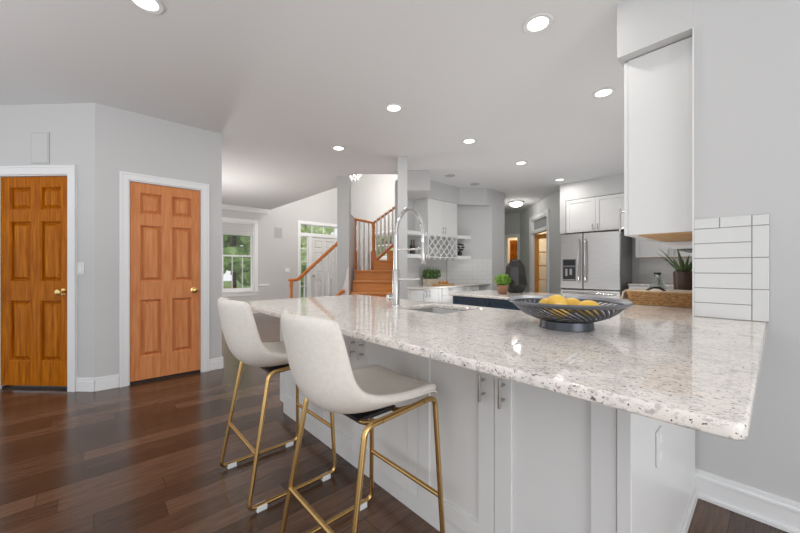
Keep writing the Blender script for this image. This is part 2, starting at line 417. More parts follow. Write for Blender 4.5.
# far left wall (X=-9): window_1 and the front door unit. local x = Y-1.0
wall('wall_window', (-9, 1.0), (-9, 6.12), 0, 5.3, [(1.27, 2.06, .55, 2.34), (3.33, 4.86, 0, 2.10), (3.33, 4.86, 2.16, 2.44)], thick=.14)
wall('wall_stairwell', (-9, 6.0), (-4.4, 6.0), 0, 5.3, [(1.25, 2.25, 1.40, 2.20)], thick=.12)
wall('wall_stairwell_front', (-9, 3.47), (-4.1, 3.47), CEIL+.14, 5.3, thick=-.1)
wall('wall_stairwell_side', (-4.41, 6.0), (-4.41, 3.47), CEIL+.14, 5.3, thick=.1)
def window(name, label, loc, rz, x0, x1, z0, z1, cols, sill=True, cw=.09):
    r = thing(name, label, None, loc, rz, kind='structure')
    b = MB(); w = cw
    b.box(x0-w, x0, -.02, 0, z0-.02, z1+w).box(x1, x1+w, -.02, 0, z0-.02, z1+w).box(x0-w, x1+w, -.022, 0, z1, z1+w)
    b.box(x0-w-.02, x1+w+.02, -.05, 0, z0-.04, z0).box(x0-w, x1+w, -.016, 0, z0-.13, z0-.04)
    b.box(x0, x0+.03, 0, .12, z0, z1).box(x1-.03, x1, 0, .12, z0, z1).box(x0, x1, 0, .12, z1-.03, z1).box(x0, x1, 0, .12, z0, z0+.03)
    b.build('window_frame', TRIM, r, bevel=.002)
    zm = (z0+z1)/2+.02
    for nm, za, zb, yy in (('upper_sash', zm-.02, z1-.03, .07), ('lower_sash', z0+.03, zm+.02, .045)):
        b = MB(); a, c = x0+.03, x1-.03; k = .04
        b.box(a, a+k, yy, yy+.03, za, zb).box(c-k, c, yy, yy+.03, za, zb).box(a, c, yy+.001, yy+.029, za, za+k).box(a, c, yy+.001, yy+.029, zb-k, zb)
        for i in range(1, cols if nm == 'lower_sash' else 1):
            xm = a+(c-a)*i/cols; b.box(xm-.008, xm+.008, yy+.008, yy+.022, za, zb)
        s = b.build(nm, TRIM, r)
        MB().box(a+k, c-k, yy+.013, yy+.017, za+k, zb-k).build('pane', GLASS, s)
    return r
W1 = window('window_1', 'double hung window with a shade at the far left', (-9, 1.0, 0), PI/2, 1.27, 2.06, .60, 2.33, 3)
b = MB()
for i in range(4): b.box(1.30, 2.03, .012-.003*i, .03, 2.30-.075*(i+1), 2.31-.075*i)
o = b.build('roman_shade', SHADE, None, bevel=.006); o.location = (-9, 1.0, 0); o.rotation_euler = (0, 0, PI/2)
tag(o, 'folded grey fabric shade across the top of the far window', 'shade')
W2 = window('window_2', 'small stairwell window seen through the stair balusters', (-9, 6.0, 0), 0, 1.25, 2.25, 1.45, 2.15, 2, cw=.06)
b = MB(); b.box(0, 5, -.014, 0, 0, .14).box(.9+.0, 1.24, -.02, 0, .70, .76).box(2.16, 2.46, -.02, 0, .70, .76).box(0, 2.45, -.05, 0, 2.655, 2.735).box(0, 2.45, -.03, 0, 2.62, 2.66)
o = b.build('trim_1', TRIM, bevel=.004); o.location = (-9, 1, 0); o.rotation_euler = (0, 0, PI/2); struct(o)
# front door unit
r = thing('door_3', 'white front door with sidelights and a transom beyond the stair rail', None, (-9, 1.0, 0), PI/2, kind='structure')
b = MB(); b.box(3.24, 3.33, -.02, 0, 0, 2.53).box(4.86, 4.95, -.02, 0, 0, 2.53).box(3.24, 4.95, -.022, 0, 2.44, 2.53).box(3.33, 4.86, -.01, .1, 2.09, 2.17)
b.box(3.58, 3.68, -.01, .1, 0, 2.1).box(4.52, 4.62, -.01, .1, 0, 2.1).build('door_frame', TRIM, r, bevel=.002)
for a, c, z0, z1, nx, nz, nm in ((3.33, 4.86, 2.17, 2.44, 4, 1, 'transom'), (3.33, 3.58, .3, 2.09, 1, 5, 'sidelight'), (4.62, 4.86, .3, 2.09, 1, 5, 'sidelight')):
    b = MB(); k = .028
    b.box(a, a+k, .03, .07, z0, z1).box(c-k, c, .03, .07, z0, z1).box(a, c, .031, .069, z0, z0+k).box(a, c, .031, .069, z1-k, z1)
    for i in range(1, nx): x = a+(c-a)*i/nx; b.box(x-.012, x+.012, .035, .065, z0, z1)
    for i in range(1, nz): z = z0+(z1-z0)*i/nz; b.box(a, c, .036, .064, z-.012, z+.012)
    if z0 < 1: b.box(a, c, .03, .07, 0, .3)
    s = b.build(nm, TRIM, r)
    MB().box(a+k, c-k, .047, .052, z0+k, z1-k).build('pane', GLASS, s)
e = thing('door_leaf', loc=(3.682, .03, .005)); e.parent = r
six_panel(e, .836, 2.08, WHITE); knob(e, .07, .95, m=NICKEL)

# bar wall (X=-3.7 facing +X) and the 45 degree column beside it
wall('wall_bar', (-4.39, 3.97), (-4.39, 5.25), 0, CEIL, thick=.12)
wall('wall_bar_angle', (-4.39, 5.25), (-3.72, 5.85), 0, CEIL, thick=.12)
wall('wall_bar_end', (-3.72, 5.85), (-3.72, 6.32), 0, CEIL, thick=.12)
c = ld(.035, 4.72); o = MB().box(-.068, .068, 0, .2, 0, CEIL).build('wall_column_right', WALL); o.location = (*c, 0); o.rotation_euler = (0, 0, TH); struct(o)
c = ld(-.965, 5.7); o = MB().box(-.1, .1, 0, .25, 0, CEIL).build('wall_column_left', WALL); o.location = (*c, 0); o.rotation_euler = (0, 0, TH); struct(o)
q = [(-3.90, 3.69), (-3.65, 3.965), (-4.055, 4.335), (-4.055, 5.24), (-3.74, 5.69), (-3.7202, 5.8495), (-4.3895, 5.25), (-4.3895, 4.14)]
struct(MB().prism(q, 2.412, CEIL).build('wall_soffit_bar', WALL))
# bulkhead around the fridge recess
b = MB(); b.box(-2.65, -.61, 6.45, 7.1, 2.42, CEIL).box(-2.65, -2.545, 6.45, 7.1, 1.815, 2.42)
struct(b.build('wall_bulkhead', WALL))
# hallway: 45 degree wall with door_4, end wall with door_5
HA, HB = (-2.72, 6.75), (-4.70, 8.80); hl = math.hypot(HB[0]-HA[0], HB[1]-HA[1]); hang = math.atan2(HB[1]-HA[1], HB[0]-HA[0])
HX = (hl-1.86, hl-.80)   # opening in local x measured from HB
wall('wall_hall', HB, HA, 0, CEIL, [(HX[0], HX[1], 0, 2.36)], thick=.12)
r = thing('door_4', 'open honey wood French door under a transom in the hallway', None, (HB[0], HB[1], 0), hang+PI, kind='structure')
b = casing(HX[0], HX[1], 2.36, .1, .02); b.box(HX[0], HX[0]+.03, 0, .12, 0, 2.36).box(HX[1]-.03, HX[1], 0, .12, 0, 2.36).box(HX[0], HX[1], 0, .12, 2.33, 2.36).box(HX[0], HX[1], -.012, .12, 2.02, 2.10)
b.build('door_frame', TRIM, r)
MB().box(HX[0]+.03, HX[1]-.03, .05, .056, 2.10, 2.33).build('transom_pane', mat('grey_glass', (.34, .35, .36), .1), r)
def french(parent, x, y, rz, w, h, m, cols=2, rows=5):
    e = thing('door_leaf', loc=(x, y, .01), rz=rz); e.parent = parent
    b = MB(); s = .11; t = .04
    b.box(0, s, 0, t, 0, h).box(w-s, w, 0, t, 0, h).box(s, w-s, .001, t, 0, .22).box(s, w-s, .001, t, h-s, h)
    for i in range(1, cols): q = s+(w-2*s)*i/cols; b.box(q-.012, q+.012, .006, t-.006, .2, h-s)
    for i in range(1, rows): q = .22+(h-s-.22)*i/rows; b.box(s, w-s, .007, t-.007, q-.012, q+.012)
    b.build('door_stile', m, e, bevel=.002)
    MB().box(s, w-s, t/2-.002, t/2+.002, .22, h-s).build('pane', GLASS, e)
    return e
french(r, HX[0]+.035, .06, math.radians(38), .84, 2.0, FRENCHW)
wall('wall_hall_end', (-7, 8.8), (-4.70, 8.80), 0, CEIL, [(1.86, 2.22, 0, 2.05)], thick=.12)
wall('wall_hall_side', (-3.84, 6.32), (-7, 6.32), 0, CEIL, thick=.1)
r = thing('door_5', 'narrow doorway with an orange door at the end of the hall', None, (-7, 8.8, 0), 0, kind='structure')
casing(1.86, 2.22, 2.05, .09).build('door_frame', TRIM, r)
e = thing('door_leaf', loc=(1.70, .50, .01), rz=math.radians(0)); e.parent = r
six_panel(e, .36, 2.0, DOORW_L)
# rooms behind the two hall doorways
ROOMW = mat('warm_room_paint', (.66, .60, .50), .7)
wall('wall_far_room', (-6.5, 10.4), (-3.9, 10.4), 0, CEIL, thick=.1, m=ROOMW)
wall('wall_far_room_side', (-6.5, 8.92), (-6.5, 10.4), 0, CEIL, thick=.1, m=ROOMW)
wall('wall_side_room', (-3.9, 10.4), (-1.0, 10.4), 0, CEIL, thick=.1)
wall('wall_side_room_right', (-1.0, 10.4), (-1.0, 7.22), 0, CEIL, thick=.1)
struct(MB().box(-6.5, -.9, 9.2, 10.5, CEIL, CEIL+.1).build('ceiling_far_rooms', CEILM))
struct(MB().box(-6.5, -.9, 9.2, 10.5, -.06, 0).build('floor_far_rooms', FLOOR))
lamp('far_room_lamp', 'POINT', (-5.3, 9.7, 2.2), 35, .15, (1, .82, .55))
lamp('side_room_lamp', 'POINT', (-2.4, 9.3, 2.2), 60, .2)

# outdoors
struct(MB().box(-40, -9.14, -14, 40, -.3, -.2).build('lawn', GRASS))
struct(MB().box(-13.6, -12.2, -14, 30, -.2, -.19).build('path', PAVE))
rng = random.Random(4)
def tree(loc, h, r, label, m):
    t = thing('tree', label, 'tree', (*loc, -.2), 0, 'trees outside the windows')
    MB().tube([(0, 0, 0), (.05, 0, h*.5), (0, 0, h*.8)], .12, 8, taper=[1.2, .8, .3]).build('trunk', BARK, t, smooth=True)
    b = MB()
    for i in range(80):
        a = rng.uniform(0, 2*PI); k = rng.uniform(.1, 1)**.6; z = rng.uniform(.08, 1)
        b.sphere((r*k*math.cos(a)*(1.15-.6*z), r*k*math.sin(a)*(1.15-.6*z), h*z), r*rng.uniform(.2, .34), (1, 1, .8), 2, .22, rng)
    b.build('foliage', m, t)
for (x, y, h, rr, l, m) in ((-17, 2.2, 5.5, 1.5, 'tall light green tree left of centre in the far window', LEAFL), (-21, 6.0, 7, 2.0, 'broad dark tree at the right of the far window', LEAF),
                         (-23.5, 12.6, 6.5, 2.1, 'dark tree behind the sidelight of the front door', LEAF), (-18.5, 9.6, 4.2, 1.6, 'light leafy tree beyond the front door transom', LEAFL),
                         (-13.5, 11.6, 5.5, 1.7, 'bright green tree outside the stairwell window', LEAFL), (-27, 1.0, 8, 2.3, 'tall dark tree furthest back outside the far window', LEAF)):
    tree((x, y), h, rr, l, m)
b = MB()
for i in range(14): b.sphere((rng.uniform(-.4, .4), rng.uniform(-.5, .4), rng.uniform(.1, .62)), .26, (1, 1, .9), 2, .2, rng)
o = b.build('shrub', speckled('russet_foliage', (.16, .12, .04), (.25, .22, .07), 4, .8)); o.location = (-11.3, 2.72, -.2); tag(o, 'low brownish shrub just outside the far window', 'shrub')

# ============================================================= PENINSULA
CT = .918; CB = .888
def arc(cx, cy, r, a0, a1, n=5): return [(cx+r*math.cos(math.radians(a0+(a1-a0)*i/n)), cy+r*math.sin(math.radians(a0+(a1-a0)*i/n))) for i in range(n+1)]
XE = -2.66
outer = arc(XE+.05, .757+.05, .05, 180, 270)+arc(-.024-.025, .757+.025, .025, 270, 360)+[(-.006, 2.288), (-.267, 2.288), (-.267, 7.097), (-1.56, 7.097), (-1.56, 6.44), (-.92, 6.44), (-.92, 1.86), (XE, 1.86)]
sink_hole = [(-1.60, 1.40), (-1.60, 1.78), (-1.20, 1.78), (-1.20, 1.40)]
o = slab('granite_countertop', outer, [sink_hole], CB, CT, .006, GRAN)
tag(o, 'long speckled white granite worktop of the breakfast bar with polished edge', 'countertop')
base_unit((-1.09, 1.10, 0), 0, .797, .68, 'white base cabinet with two bar handles nearest the right wall', 2, group='bar side cabinets')
base_unit((-2.03, 1.10, 0), 0, .94, .68, 'white base cabinet behind the nearer bar stool', 2, group='bar side cabinets')
base_unit((XE+.01, 1.10, 0), 0, -2.03-XE-.01, .68, 'white base cabinet at the stairs end of the breakfast bar', 2, group='bar side cabinets')
b = MB(); b.box(-.293, -.257, 1.095, 2.272, 0, CB-.0005).box(-.257, -.245, 1.11, 2.262, 0, .05)
tag(b.build('end_panel', WHITE, bevel=.0025), 'plain white end panel of the breakfast bar facing the right wall', 'panel')
r = thing('wall_outlet', 'white outlet plate on the end panel under the worktop overhang', 'outlet', (-.257, 1.42, .56), PI/2)
MB().box(-.038, .038, -.007, .0, -.06, .06).build('cover_plate', WHITE, r, bevel=.004)
b = MB()
for z in (-.028, .028): MB().box(-.017, .017, -.0095, -.006, z-.016, z+.016).build('socket', TRIM, r, bevel=.003)
# right leg and back run base cabinets (kitchen side)
base_unit((-.90, 6.44, 0), -PI/2, 1.5, .63, 'white kitchen base cabinet below the range hood wall far end', 2, name='base_cabinet', group='kitchen side cabinets')
base_unit((-.90, 4.93, 0), -PI/2, 1.5, .63, 'white kitchen base cabinet under the range hood', 2, group='kitchen side cabinets')
base_unit((-.90, 3.42, 0), -PI/2, 1.1, .63, 'white kitchen base cabinet under the wicker basket', 2, group='kitchen side cabinets')
base_unit((-1.555, 6.46, 0), 0, .62, .63, 'white base cabinet right of the refrigerator', 1, group='kitchen side cabinets')

# sink and faucet
r = thing('sink', 'stainless undermount sink set into the granite worktop', 'sink', (-1.40, 1.59, 0))
def rrect(x0, x1, y0, y1, z, k=.03):
    out = []
    for cx, cy, a in ((x1-k, y1-k, 0), (x0+k, y1-k, 90), (x0+k, y0+k, 180), (x1-k, y0+k, 270)): out += [(p[0], p[1], z) for p in arc(cx, cy, k, a, a+90, 4)]
    return out
b = MB(); b.rings([rrect(-.225, .225, -.215, .215, .8875), rrect(-.203, .203, -.193, .193, .8875), rrect(-.198, .198, -.188, .188, .70), rrect(-.17, .17, -.16, .16, .69), rrect(-.02, .02, -.02, .02, .687, .01)], cap=False)
b.build('basin', STEEL, r, smooth=True, solid=.002)
MB().lathe([(.035, .0), (.03, .004), (0, .002)], (0, 0, .688)).build('drain', CHROME, r, smooth=True)

FX, FY = -1.665, 1.475
r = thing('faucet', 'tall brushed steel spring faucet standing beside the sink', 'faucet', (FX, FY, CT), math.radians(18))
MB().lathe([(.032, 0), (.032, .004), (.026, .008)], n=24).build('base_plate', CHROME, r, smooth=True)
MB().lathe([(.0235, .006), (.0235, .24), (.020, .245)], n=24).build('body', STEEL, r, smooth=True)
# spring neck
cl = [Vector((0, 0, .245+.02*i)) for i in range(12)]
for i in range(1, 17):
    a = PI*i/16; cl.append(Vector((.10-.10*math.cos(a), 0, .47+.17*math.sin(a)*.95)))
cl += [Vector((.2, 0, .44)), Vector((.2, 0, .41))]
MB().tube([(0, 0, .24), (0, 0, .47)], .0165, 14).build('riser', STEEL, r, smooth=True)
MB().tube(cl[10:], .0085, 10).build('hose', NICKEL, r, smooth=True)
b = MB(); pts = []
path = cl[10:]; cum = [0]
for p, q in zip(path, path[1:]): cum.append(cum[-1]+(q-p).length)
turns = 46; N_ = turns*8
for i in range(N_+1):
    s = cum[-1]*i/N_; k = max(j for j in range(len(cum)) if cum[j] <= s+1e-9); k = min(k, len(path)-2)
    f = (s-cum[k])/(cum[k+1]-cum[k]); p = path[k].lerp(path[k+1], f); t = (path[k+1]-path[k]).normalized()
    n1 = Vector((0, 1, 0)); n2 = t.cross(n1); a = 2*PI*turns*i/N_
    pts.append(p+n1*.0135*math.cos(a)+n2*.0135*math.sin(a))
b.tube(pts, .0024, 5).build('spring', CHROME, r, smooth=True)
MB().lathe([(.012, 0), (.016, .006), (.016, .07), (.0125, .085), (.0125, .13), (.009, .14)], (.2, 0, .275), n=20).build('spray_head', STEEL, r, smooth=True)
MB().tube([(0, 0, .37), (.19, 0, .37)], .006, 8).build('holder_arm', STEEL, r, smooth=True)
MB().tube([(.015, 0, .175), (.15, .0, .175), (.18, 0, .182)], .0085, 10, taper=[1, .9, .7]).build('spout', STEEL, r, smooth=True)
mt = Matrix.Translation((-.018, -.004, .052)) @ Matrix.Rotation(-PI/2, 4, 'Y') @ Matrix.Rotation(0, 4, 'X')
MB().lathe([(.010, 0), (.010, .014), (.026, .018), (.026, .040), (.022, .044), (.014, .038), (0, .038)], n=20, mt=mt).build('handle', CHROME, r, smooth=True)

# fruit bowl with lemons
BX, BY = -.575, 1.461
r = thing('fruit_bowl', 'wide dark wire fruit bowl on a round foot holding lemons', 'bowl', (BX, BY, CT))
MB().lathe([(.102, 0), (.104, .002), (.101, .032), (.096, .036), (.090, .036), (.090, .03), (.094, .002)], n=40).build('foot', BLACKM, r, smooth=True)
prof = [(.085, .034), (.12, .040), (.16, .056), (.187, .076), (.213, .102)]
b = MB()
for i in range(48):
    a0 = 2*PI*i/48; p = []
    for j in range(9):
        t = j/8; x = t*(len(prof)-1); k = min(int(x), len(prof)-2); f = x-k
        rr = prof[k][0]*(1-f)+prof[k+1][0]*f; z = prof[k][1]*(1-f)+prof[k+1][1]*f; a = a0-.85*t
        p.append((rr*math.cos(a), rr*math.sin(a), z))
    b.tube(p, .0062, 6, ry=.0018)
b.build('wire_slats', BLACKM, r, smooth=True)
b = MB(); ring = []
for i in range(65):
    a = 2*PI*i/64
    ring.append([(rr*math.cos(a), rr*math.sin(a), z) for rr, z in ((.209, .098), (.224, .104), (.234, .111), (.230, .117), (.219, .111), (.209, .106))])
b.rings(ring, cap=False); b.build('rim', GREYM, r, smooth=True)
MB().lathe([(0, .030), (.092, .030), (.092, .0345), (0, .0345)], n=32).build('base_disc', BLACKM, r, smooth=True)
lem = MB().sphere((0, 0, 0), .033, (1.28, 1, 1), 3)
for v in lem.bm.verts:
    k = abs(v.co.x)/.042
    if k > .86: v.co.x *= 1+.5*(k-.86); v.co.y *= .85; v.co.z *= .85
LEM = lem.build('lemon', LEMON, smooth=True)
def lemon(first, px, d, z, rz, label, sc=1.0):
    l = (px-400)/336*d; p = ld(l, d)
    o = LEM if first else LEM.copy()
    if not first: COL.objects.link(o)
    o.location = (*p, z); o.rotation_euler = (.2, .1, rz); o.scale = (sc,)*3
    tag(o, label, 'lemon', 'lemons in the wire bowl')
lemon(True, 557, 1.40, 1.022, .9, 'largest lemon standing highest in the wire bowl', 1.02)
lemon(False, 546, 1.47, 1.008, 2.2, 'leftmost lemon half hidden behind the highest one', .85)
lemon(False, 572, 1.455, 1.005, .6, 'middle lemon right of the highest one in the bowl', 1.0)
lemon(False, 589, 1.365, 1.002, .75, 'rightmost lemon in the wire bowl', 1.05)
lemon(False, 560, 1.33, .998, 1.6, 'lemon low in the bowl seen through the front wire slats')

# ============================================================= BAR STOOLS
def stool(loc, label):
    r = thing('bar_stool', label, 'bar stool', (*loc, 0), 0, 'cream leather bar stools')
    prof = [(-.288, 1.012, 0.193, .075), (-.280, .95, 0.200, .085), (-.262, .85, 0.206, .105), (-.240, .755, 0.208, .12), (-.200, .685, 0.209, .115), (-.125, .645, 0.210, .095), (-.03, .640, 0.210, .075), (.08, .650, 0.210, .050), (.17, .668, 0.208, .028), (.225, .676, 0.202, .014), (.248, .666, 0.197, .006)]
    n = 12; grid = []
    for k, (y, z, hw, wing) in enumerate(prof):
        a = min(1, max(0, k/5.0)); row = []
        for i in range(n+1):
            u = -1+2*i/n; c = abs(u)**2.2*wing
            dy = c*(1-a)+c*.35*a; dz = c*a
            top = -.012*max(0, abs(u)-.6)/.4 if k == 0 else 0
            row.append((u*hw*(1-.06*abs(u)**6), y+dy, z+dz*.9+top))
        grid.append(row)
    b = MB(); b.rings(grid, closed=False, cap=False)
    sh = b.build('seat_shell', LEATHER, r, smooth=True); md = sh.modifiers.new('solid', 'SOLIDIFY'); md.thickness = .034; md.offset = 0
    md = sh.modifiers.new('sub', 'SUBSURF'); md.levels = 2; md.render_levels = 2
    # piping line along the shell edge
    edge = [Vector(g[0]) for g in grid]+[Vector(p) for p in grid[-1][1:-1]]+[Vector(g[-1]) for g in reversed(grid)]
    MB().tube([(p[0]*1.0, p[1]-.017*(1 if p[2] > .72 else 0), p[2]-.015*(1 if p[2] <= .72 else 0)) for p in fillet(edge, .02, 2)], .0035, 6).build('piping', LEATHER, sh, smooth=True)
    MB().box(-.10, .10, -.08, .10, .607, .620).build('seat_plate', BLACK, r)
    rt = .0105
    def X(z): return .170+(.228-.170)*(1-(z-.01)/.62)
    for s in (-1, 1):
        def leg(y0, y1):   # bottom y0 to top y1
            return [(s*X(.012), y0, .012), (s*X(.63), y1, .63)]
        B0, T0 = Vector((s*.236, -.235, .022)), Vector((s*.203, -.125, .640))
        B1, T1 = Vector((s*.236, .235, .022)), Vector((s*.203, .215, .656))
        loop = fillet([T0+(T1-T0)*.5, T0, B0, B0+(B1-B0)*.5], .055, 8)
        def cut(pts, z0): return pts
        m0 = T0+(B0-T0)*.12; m1 = T0+(B0-T0)*.88
        k = .06
        rear = fillet([T0+(T1-T0).normalized()*k*1.2, T0, B0, B0+(B1-B0).normalized()*k*1.2], k, 8)
        front = fillet([T1-(T1-T0).normalized()*k*1.2, T1, B1, B1-(B1-B0).normalized()*k*1.2], k, 8)
        MB().tube(rear, rt, 12).build('leg', BRASS, r, smooth=True)
        MB().tube(front, rt, 12).build('leg', BRASS, r, smooth=True)
        MB().tube([B0+(B1-B0).normalized()*k*1.1, B1-(B1-B0).normalized()*k*1.1], rt, 12).build('floor_rail', BRASS, r, smooth=True)
        MB().tube([T0+(T1-T0).normalized()*k*1.1, T1-(T1-T0).normalized()*k*1.1], rt, 12).build('seat_rail', BRASS, r, smooth=True)
        for y in (-.175, .175):
            b = MB(); b.box(s*.236-.015, s*.236+.015, y-.024, y+.024, 0, .014).box(s*.236-.015, s*.236-.011, y-.024, y+.024, .012, .027).box(s*.236+.011, s*.236+.015, y-.024, y+.024, .012, .027)
            b.build('floor_protector', CLEARP, r, bevel=.002)
    for yb, yt, z in ((-.235, -.125, .265), (.235, .215, .265)):
        f = (z-.022)/.62; y = yb+(yt-yb)*f; x = .236+(.203-.236)*f
        MB().tube([(-x, y, z), (x, y, z)], rt*.95, 12).build('footrest', BRASS, r, smooth=True)
    for y in (-.07, .09):
        zr = .640+.016*(y+.125)/.34
        MB().tube(fillet([(-.201, y, zr), (-.115, y, .609), (.115, y, .609), (.201, y, zr)], .03), rt*.9, 10).build('cross_bar', BRASS, r, smooth=True)
    return r
st = stool((-1.10, .785), 'nearer cream leather bar stool with gold legs')
dup(st, (-1.89, .77, 0), label='farther cream leather bar stool with gold legs, toward the doors')

# ============================================================= RIGHT WALL TILES, CABINETS, HOOD
r = thing('tile_backsplash', 'small patch of white wall tiles above the worktop on the right wall', 'backsplash', (0, 2.29, 0))
MB().box(-.265, -.0035, -.006, 0, CT, 1.4165).build('grout', GROUT, r)
b = MB(); rows = [1.4165, 1.3655]; 
while len(rows) < 8: rows.append(rows[-1]-.0746)
rows[-1] = CT+.001; g = .0016
for x0, x1 in ((-.265, -.168), (-.168, -.058)): b.box(x0+g, x1-g, -.009, -.004, rows[1]+g, rows[0])
for k in range(1, 7): b.box(-.265+g, -.058-g, -.009, -.004, rows[k+1]+g, rows[k]-g)
for z1, z0 in ((rows[0], rows[1]), (rows[1], rows[3]), (rows[3], rows[5]), (rows[5], rows[7])): b.box(-.058+g, -.004, -.009, -.004, z0+g, z1-g)
b.build('tile', TILE, r, bevel=.0018)
struct(MB().box(-.2695, -.2645, 2.281, 2.2905, CT, CEIL-.33).build('trim_2', TRIM))
# upper cabinets on the kitchen wall (faces -X): local x runs toward -Y
wall_unit((-.592, 3.10, 0), -PI/2, .74, .325, 1.364, 2.405, 'tall white upper cabinet at the corner of the right wall', 1, (1.385, 1.535), under=True, group='upper cabinets over the hood counter', inner=.70)
wall_unit((-.592, 3.87, 0), -PI/2, .765, .325, 1.62, 2.405, 'white upper cabinet above the range hood', 2, (1.64, 1.76), group='upper cabinets over the hood counter')
wall_unit((-.592, 6.40, 0), -PI/2, 2.525, .325, 1.364, 2.405, 'white upper cabinet between the range hood and the back corner', 4, (1.385, 1.51), group='upper cabinets over the hood counter')
r = thing('range_hood', 'slim steel range hood under the upper cabinets', 'hood', (-.267, 3.115, 0))
b = MB(); b.rings([[(0, y, 1.305), (-.20, y, 1.305), (-.285, y, 1.345), (-.295, y, 1.38), (-.285, y, 1.395), (0, y, 1.395)] for y in (.01, .745)]); b.build('canopy', STEEL, r, bevel=.003)
MB().box(-.28, 0, .012, .743, 1.3945, 1.618).build('chimney', STEEL, r)
b = MB()
for i in range(2): b.box(-.19, -.03, .05+.33*i, .35+.33*i, 1.298, 1.3055)
b.build('filter', mat('dark_filter', (.12, .12, .12), .4, .6), r)
# back wall: upper cabinet right of the fridge
wall_unit((-1.535, 6.77, 0), 0, .96, .328, 1.35, 2.42, 'white upper cabinet on the back wall right of the refrigerator', 2, (1.37, 1.47), inner=.035, under=True)
r = MB(); r.box(-1.55, -.268, 7.088, 7.0995, CT, 1.345); gt = r.build('tile_backsplash', GROUTL); tag(gt, 'white brick tile strip behind the aloe plant on the back wall', 'backsplash')
b = MB()
for k in range(6):
    x = -1.55-(.1 if k % 2 else 0); z0 = CT+.0715*k
    while x < -.27:
        a, c = max(x, -1.549), min(x+.2, -.269)
        if c-a > .01: b.box(a+.001, c-.001, 7.084, 7.0885, z0+.001, z0+.070)
        x += .2
b.build('tile', TILE, gt, bevel=.001)

# refrigerator
FXL, FXR, FYF = -2.605, -1.645, 6.35
r = thing('refrigerator', 'stainless French door refrigerator with water dispenser', 'refrigerator', (FXL, FYF, 0)); w = FXR-FXL
SIDE = mat('grey_side', (.33, .33, .32), .25, .2)
MB().box(.004, w-.004, .075, .72, .015, 1.765).build('body', SIDE, r, bevel=.004)
sp = .405*w
dl = MB(); 
dl.box(0, sp-.004, 0, .07, .80, 1.785)
DLo = dl.build('door', STEEL, r, bevel=.012)
DRo = MB().box(sp+.004, w, 0, .07, .80, 1.785).build('door', STEEL, r, bevel=.012)
FRo = MB().box(0, w, 0, .07, .09, .785).build('freezer_drawer', STEEL, r, bevel=.012)
MB().box(.02, w-.02, .03, .075, .0, .085).build('toe_grille', BLACK, r)
def fh(x, z0, z1, par):
    b = MB(); p = [(x, .002, z0), (x, -.045, z0+.02)]+[(x, -.045-.018*math.sin(PI*i/10), z0+.03+(z1-z0-.06)*i/10) for i in range(11)]+[(x, -.045, z1-.02), (x, .002, z1)]
    b.tube(p, .014, 12).build('handle', CHROME, par, smooth=True)
fh(sp-.055, .93, 1.68, DLo); fh(sp+.055, .93, 1.68, DRo)
MB().tube(fillet([(.06, .002, .735), (.06, -.05, .735), (w-.06, -.05, .735), (w-.06, .002, .735)], .03), .013, 12).build('handle', CHROME, FRo, smooth=True)
d = MB(); d.box(.045, sp-.11, -.004, .01, .94, 1.335); d = d.build('dispenser', GREYM, r, bevel=.004)
MB().box(.06, sp-.125, -.0055, -.003, 1.22, 1.32).build('control_panel', BLACK, d)
MB().box(.06, sp-.125, -.0052, -.003, .97, 1.19).build('recess', mat('dispenser_recess', (.03, .03, .032), .3), d)
b = MB(); b.box(.10, .14, -.022, -.004, 1.03, 1.16).box(.175, .215, -.022, -.004, 1.05, 1.16).box(.06, sp-.125, -.03, -.004, .955, .97); b.build('paddle', NICKEL, d, bevel=.003)
# over-fridge cabinet
wall_unit((-2.54, 6.46, 0), 0, .98, .60, 1.82, 2.415, 'white double door cabinet above the refrigerator', 2, (1.845, 1.945))

# basket group on the right leg
r = thing('wicker_basket', 'long low woven basket with dark handle on the right of the worktop', 'basket', (-.480, 2.87, CT))
def bring(k, z, dx=.20, dy=.125): return rrect(-dx*k, dx*k, -dy*k, dy*k, z, .04)
b = MB(); b.rings([bring(.2, .002), bring(.90, .001), bring(.96, .04), bring(1.01, .078), bring(1.05, .086), bring(1.02, .094), bring(.93, .086), bring(.88, .02), bring(.2, .012)])
b.build('basket_body', WICKER, r, smooth=True)
b = MB()
for k in range(6): b.tube([tuple(p) for p in bring(.905+.018*k, .008+.014*k)]+[tuple(bring(.905+.018*k, .008+.014*k)[0])], .0075, 6)
b.build('weave_coil', WICKER, r, smooth=True)
b = MB(); b.tube([(-.09+.0075*i*2-.02, -.09, .075+.045*math.sin(PI*i/10)) for i in range(11)], .007, 8); b.build('handle', BLACK, r, smooth=True)
b = MB(); b.rings([bring(.6, .05, .16, .1), bring(1.0, .085, .175, .115), bring(1.05, .10, .175, .115), bring(1.10, .09, .175, .118)], cap=True)
b.build('liner', LINEN, r, smooth=True)
b = MB(); b.rings([[(-.17, y, .092), (-.205, y, .098), (-.222, y, .085), (-.222+.012*math.sin(9*y), y, .03), (-.214+.012*math.sin(9*y), y, .03), (-.213, y, .08), (-.203, y, .09), (-.17, y, .085)] for y in (-.11, -.06, 0, .06, .11)]); b.build('liner_flap', LINEN, r, smooth=True)
